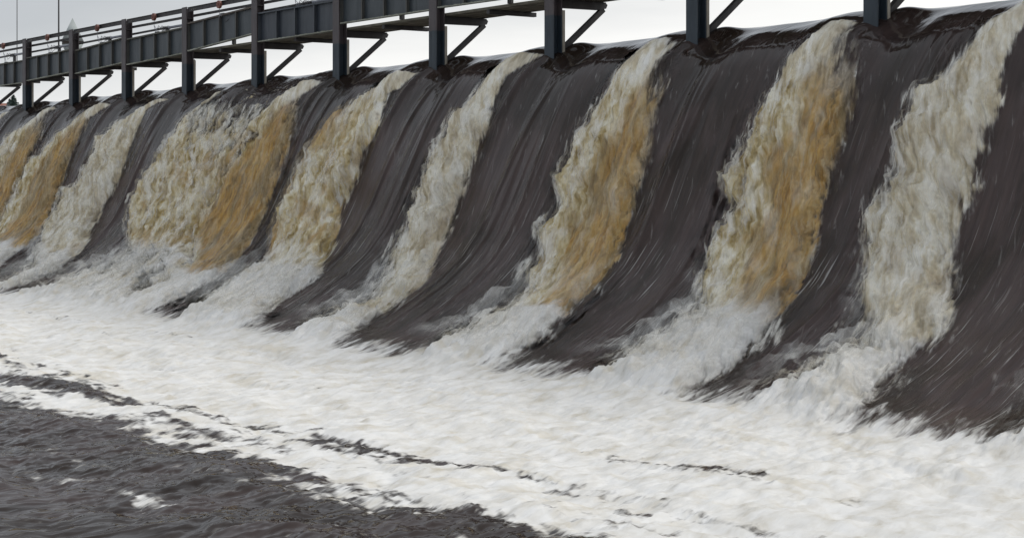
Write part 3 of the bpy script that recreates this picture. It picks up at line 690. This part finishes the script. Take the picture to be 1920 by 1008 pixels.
for mk, cat, txt, grp in ((make_walk, 'walkway', 'plank walkway section on brackets ', 'plank walkway sections behind the gates'), (make_rail, 'handrail', 'thin steel handrail length ', 'handrail lengths behind the posts'), (make_pipe, 'pipe', 'pipe with clamps and grey cylinder ', 'pipe runs above the gates')):
    pr = mk()
    for k in range(K0, K1 - 1):
        o = pr if k == K0 else copy_tree(pr); o.location = (k * BAY + PO, 0, 0)
        tag(o, txt + NB.get(k, 'outside the left border' if k < 0 else 'over the bays at the right'), cat, grp)

# --- masts and the triangular marker on the far walkway
m = MB(); m.tube([(0, 0, 6.4), (0, 0, 7.4), (0, 0, 11)], [.030, .028, .022], 10)
o = m.build('mast', M_BEAM, None, True, (-.48, 1.4, 0)); tag(o, 'thicker dark mast just left of the pale triangular marker', 'mast', 'masts rising behind the bridge')
m = MB(); m.tube([(0, 0, 6.4), (0, 0, 7.4), (0, 0, 11)], [.018, .016, .013], 8)
o = m.build('mast', M_BEAM, None, True, (-4.13, 1.4, 0)); tag(o, 'thin grey mast near the left border', 'mast', 'masts rising behind the bridge')
# ------------------------------------------------------------------ far bank seen past the crest
def from_px(x, D):     # a bearing given as reference column, at distance D
    th = math.radians(31.7488); q = (x - 600) / FPX
    h = Vector((-math.cos(th), math.sin(th))); r = Vector((math.sin(th), math.cos(th))); p = Vector((50.463, -20.099)) + (h + r * q) * D
    return p.x, p.y
mg, nt, p = new_mat('bank_ground'); P = wpos(nt)
nt.links.new(ramp(nt, noise(nt, P, .15, 6, .6), [(.3, (.045, .045, .025)), (.7, (.10, .09, .05))]), p.inputs['Base Color']); p.inputs['Roughness'].default_value = .95
me = bpy.data.meshes.new('ground'); 
me.from_pydata([(-1500, 130, 5.9), (1500, 130, 5.9), (1500, 1700, 6.4), (-1500, 1700, 6.4), (-1500, 112, 5.2), (1500, 112, 5.2)], [], [(0, 1, 2, 3), (4, 5, 1, 0)])
me.materials.append(mg); o = bpy.data.objects.new('ground', me); COL.objects.link(o); tag(o, kind='structure')
mgb, nt, p = new_mat('reservoir_water'); nt.links.new(ramp(nt, noise(nt, wpos(nt), 1.5, 5, .6), [(.3, (.016, .012, .010)), (.7, (.03, .024, .02))]), p.inputs['Base Color']); p.inputs['Roughness'].default_value = .1; p.inputs['IOR'].default_value = 1.333
bump(nt, noise(nt, wpos(nt), 2.0, 5, .6), p, .3, .05)
me = bpy.data.meshes.new('river'); me.from_pydata([(-1500, 7.9, 5.715), (1500, 7.9, 5.715), (1500, 125, 5.715), (-1500, 125, 5.715)], [], [(0, 1, 2, 3)]); me.materials.append(mgb)
o = bpy.data.objects.new('river', me); COL.objects.link(o); tag(o, kind='structure')

def foliage(name, c0, c1):
    m, nt, p = new_mat(name); P = wpos(nt)
    nt.links.new(ramp(nt, noise(nt, P, 2.5, 4, .6), [(.3, c0), (.7, c1)]), p.inputs['Base Color']); p.inputs['Roughness'].default_value = .8
    return m
M_CON = foliage('conifer_needles', (.055, .085, .070), (.10, .14, .115)); M_BARK = foliage('bark', (.06, .05, .04), (.12, .10, .08))  # needle colour lightened to carry the haze of distance
def conifer(x, y, z0, h, w, seed, label, cat='conifer'):
    r = random.Random(seed); root = empty('conifer_tree', (x, y, z0))
    m = MB(); m.tube([(0, 0, -.5), (0, 0, h * .5), (.02, 0, h * .97)], [.2, .12, .02], 8); m.build('trunk', M_BARK, root)
    bm = bmesh.new()
    z = h * .45
    while z < h:
        fr = 1 - z / h; R = w / 2 * (fr ** .8) * r.uniform(.65, 1.15) + .10
        for b in range(11):
            an = r.uniform(0, 6.283); L = R * r.uniform(.6, 1.1); dz = -.18 * L
            for i in range(max(4, int(L * 22))):
                u = r.uniform(.1, 1); c = Vector((math.cos(an) * L * u, math.sin(an) * L * u, z + dz * u + r.uniform(-.06, .06)))
                s_ = r.uniform(.10, .22); d1 = Vector((r.gauss(0, 1), r.gauss(0, 1), r.gauss(0, .6))).normalized() * s_; d2 = Vector((r.gauss(0, 1), r.gauss(0, 1), r.gauss(0, 1))).normalized() * s_ * .6
                vs = [bm.verts.new(c + d1), bm.verts.new(c + d2), bm.verts.new(c - d1), bm.verts.new(c - d2)]; bm.faces.new(vs)
        z += r.uniform(.12, .22)
    # leader
    me = bpy.data.meshes.new('crown'); bm.to_mesh(me); bm.free(); me.materials.append(M_CON); o = bpy.data.objects.new('crown', me); COL.objects.link(o); o.parent = root
    tag(root, label, cat); return root
x, y = from_px(25, 300); conifer(x, y, 6.0, 12.9, 11.5, 3, 'dark green conifer beyond the crest, its double tip left of the leftmost whole post')
x, y = from_px(18.5, 303); conifer(x, y, 6.0, 12.4, 9.5, 5, 'second conifer tip close behind the dark green one')
def bare(x, y, z0, h, seed, label):
    r = random.Random(seed); m = MB()
    def grow(p, d, L, rad, n):
        q = p + d * L; m.tube([p, (p + q) / 2 + Vector((r.uniform(-.05, .05), 0, 0)) * L, q], [rad, rad * .85, rad * .6], 5)
        if n:
            for i in range(3): grow(q if i else p + d * L * .7, (d + Vector((r.uniform(-.7, .7), r.uniform(-.7, .7), r.uniform(-.1, .5)))).normalized(), L * r.uniform(.55, .8), rad * .55, n - 1)
    root = empty('bare_tree', (x, y, z0)); grow(Vector((0, 0, -.3)), Vector((0, 0, 1)), h * .34, h * .009, 5)
    m.build('trunk', M_TWIG, root); tag(root, label, 'tree', 'bare trees beyond the reservoir'); return root
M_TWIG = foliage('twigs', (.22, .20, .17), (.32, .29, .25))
for i, (px, D, h, lab) in enumerate(((86, 330, 13.2, 'faint bare tree above the crest right of the leftmost whole post'), (93, 335, 13.4, 'faint bare tree second right of the leftmost whole post'), (105, 330, 12.7, 'low faint bare tree left of the marker post'),
                          (188, 360, 13.2, 'faint bare tree between the second and third posts'), (198, 365, 13.5, 'faint bare tree close to the foot of the strut of the third bay'), (1, 350, 13.8, 'pale bare tree behind the red roof'))):
    x, y = from_px(px, D); bare(x, y, 6.0, h, i + 1, lab)
# houses whose roofs just clear the crest
def house(px, D, w, d, zt, wall, roof, label):
    x, y = from_px(px, D); root = empty('house', (x, y, 6.0)); H = zt - 6.0
    m = MB(); m.box(-w / 2, w / 2, -d / 2, d / 2, -.5, H - 1.6); m.build('wall', wall, root)
    m = MB(); m.prism([(-d / 2 - .4, H - 1.6), (d / 2 + .4, H - 1.6), (0, H)], 'x', -w / 2 - .4, w / 2 + .4); m.build('roof', roof, root)
    for i in (-1, 0, 1):
        m = MB(); m.box(i * w / 3.4 - .5, i * w / 3.4 + .5, -d / 2 - .04, -d / 2 - .003, 4.5, 6.0); m.build('window', M_BEAM, root)
    root.rotation_euler.z = .9; tag(root, label, 'house')
M_BRICK = foliage('red_brick', (.20, .085, .06), (.30, .14, .10)); M_SLATE = foliage('grey_roof', (.13, .14, .14), (.20, .21, .21)); M_RED = foliage('red_roof', (.24, .10, .07), (.34, .16, .12))
house(-5, 320, 5, 6, 18.4, M_BRICK, M_RED, 'red brick house roof at the left border beside the conifer')
house(43, 300, 5, 5, 17.3, M_BRICK, M_SLATE, 'grey roofed house between the conifer and the leftmost whole post')
# triangular marker: pale cone roof over a brown band and a tapering grey body
mk = empty('marker', (.18, 1.6, 0))
M_CONE = foliage('pale_sheet', (.34, .375, .37), (.42, .45, .44))
def cone4(r0, z0, r1, z1):
    m = MB(); A = [m.bm.verts.new((math.cos(q) * r0, math.sin(q) * r0, z0)) for q in np.linspace(0, 6.2832, 25)[:-1]]
    if r1 < .01:
        t = m.bm.verts.new((0, 0, z1)); [m.bm.faces.new((A[i], A[(i + 1) % 24], t)) for i in range(24)]; m.bm.faces.new(A[::-1]); return m
    B = [m.bm.verts.new((math.cos(q) * r1, math.sin(q) * r1, z1)) for q in np.linspace(0, 6.2832, 25)[:-1]]
    [m.bm.faces.new((A[i], A[(i + 1) % 24], B[(i + 1) % 24], B[i])) for i in range(24)]; m.bm.faces.new(A[::-1]); m.bm.faces.new(B); return m
cone4(.37, 7.60, 0, 8.37).build('cone', M_CONE, mk, True); cone4(.34, 7.51, .34, 7.595).build('band', M_RUST, mk, True); cone4(.2, 7.2, .34, 7.505).build('body', M_CONE, mk, True)
m = MB(); m.tube([(0, 0, 6.45), (0, 0, 7.2)], .05, 10); m.build('stem', M_BEAM, mk)
tag(mk, 'pale grey pointed marker rising behind the top beam', 'marker')
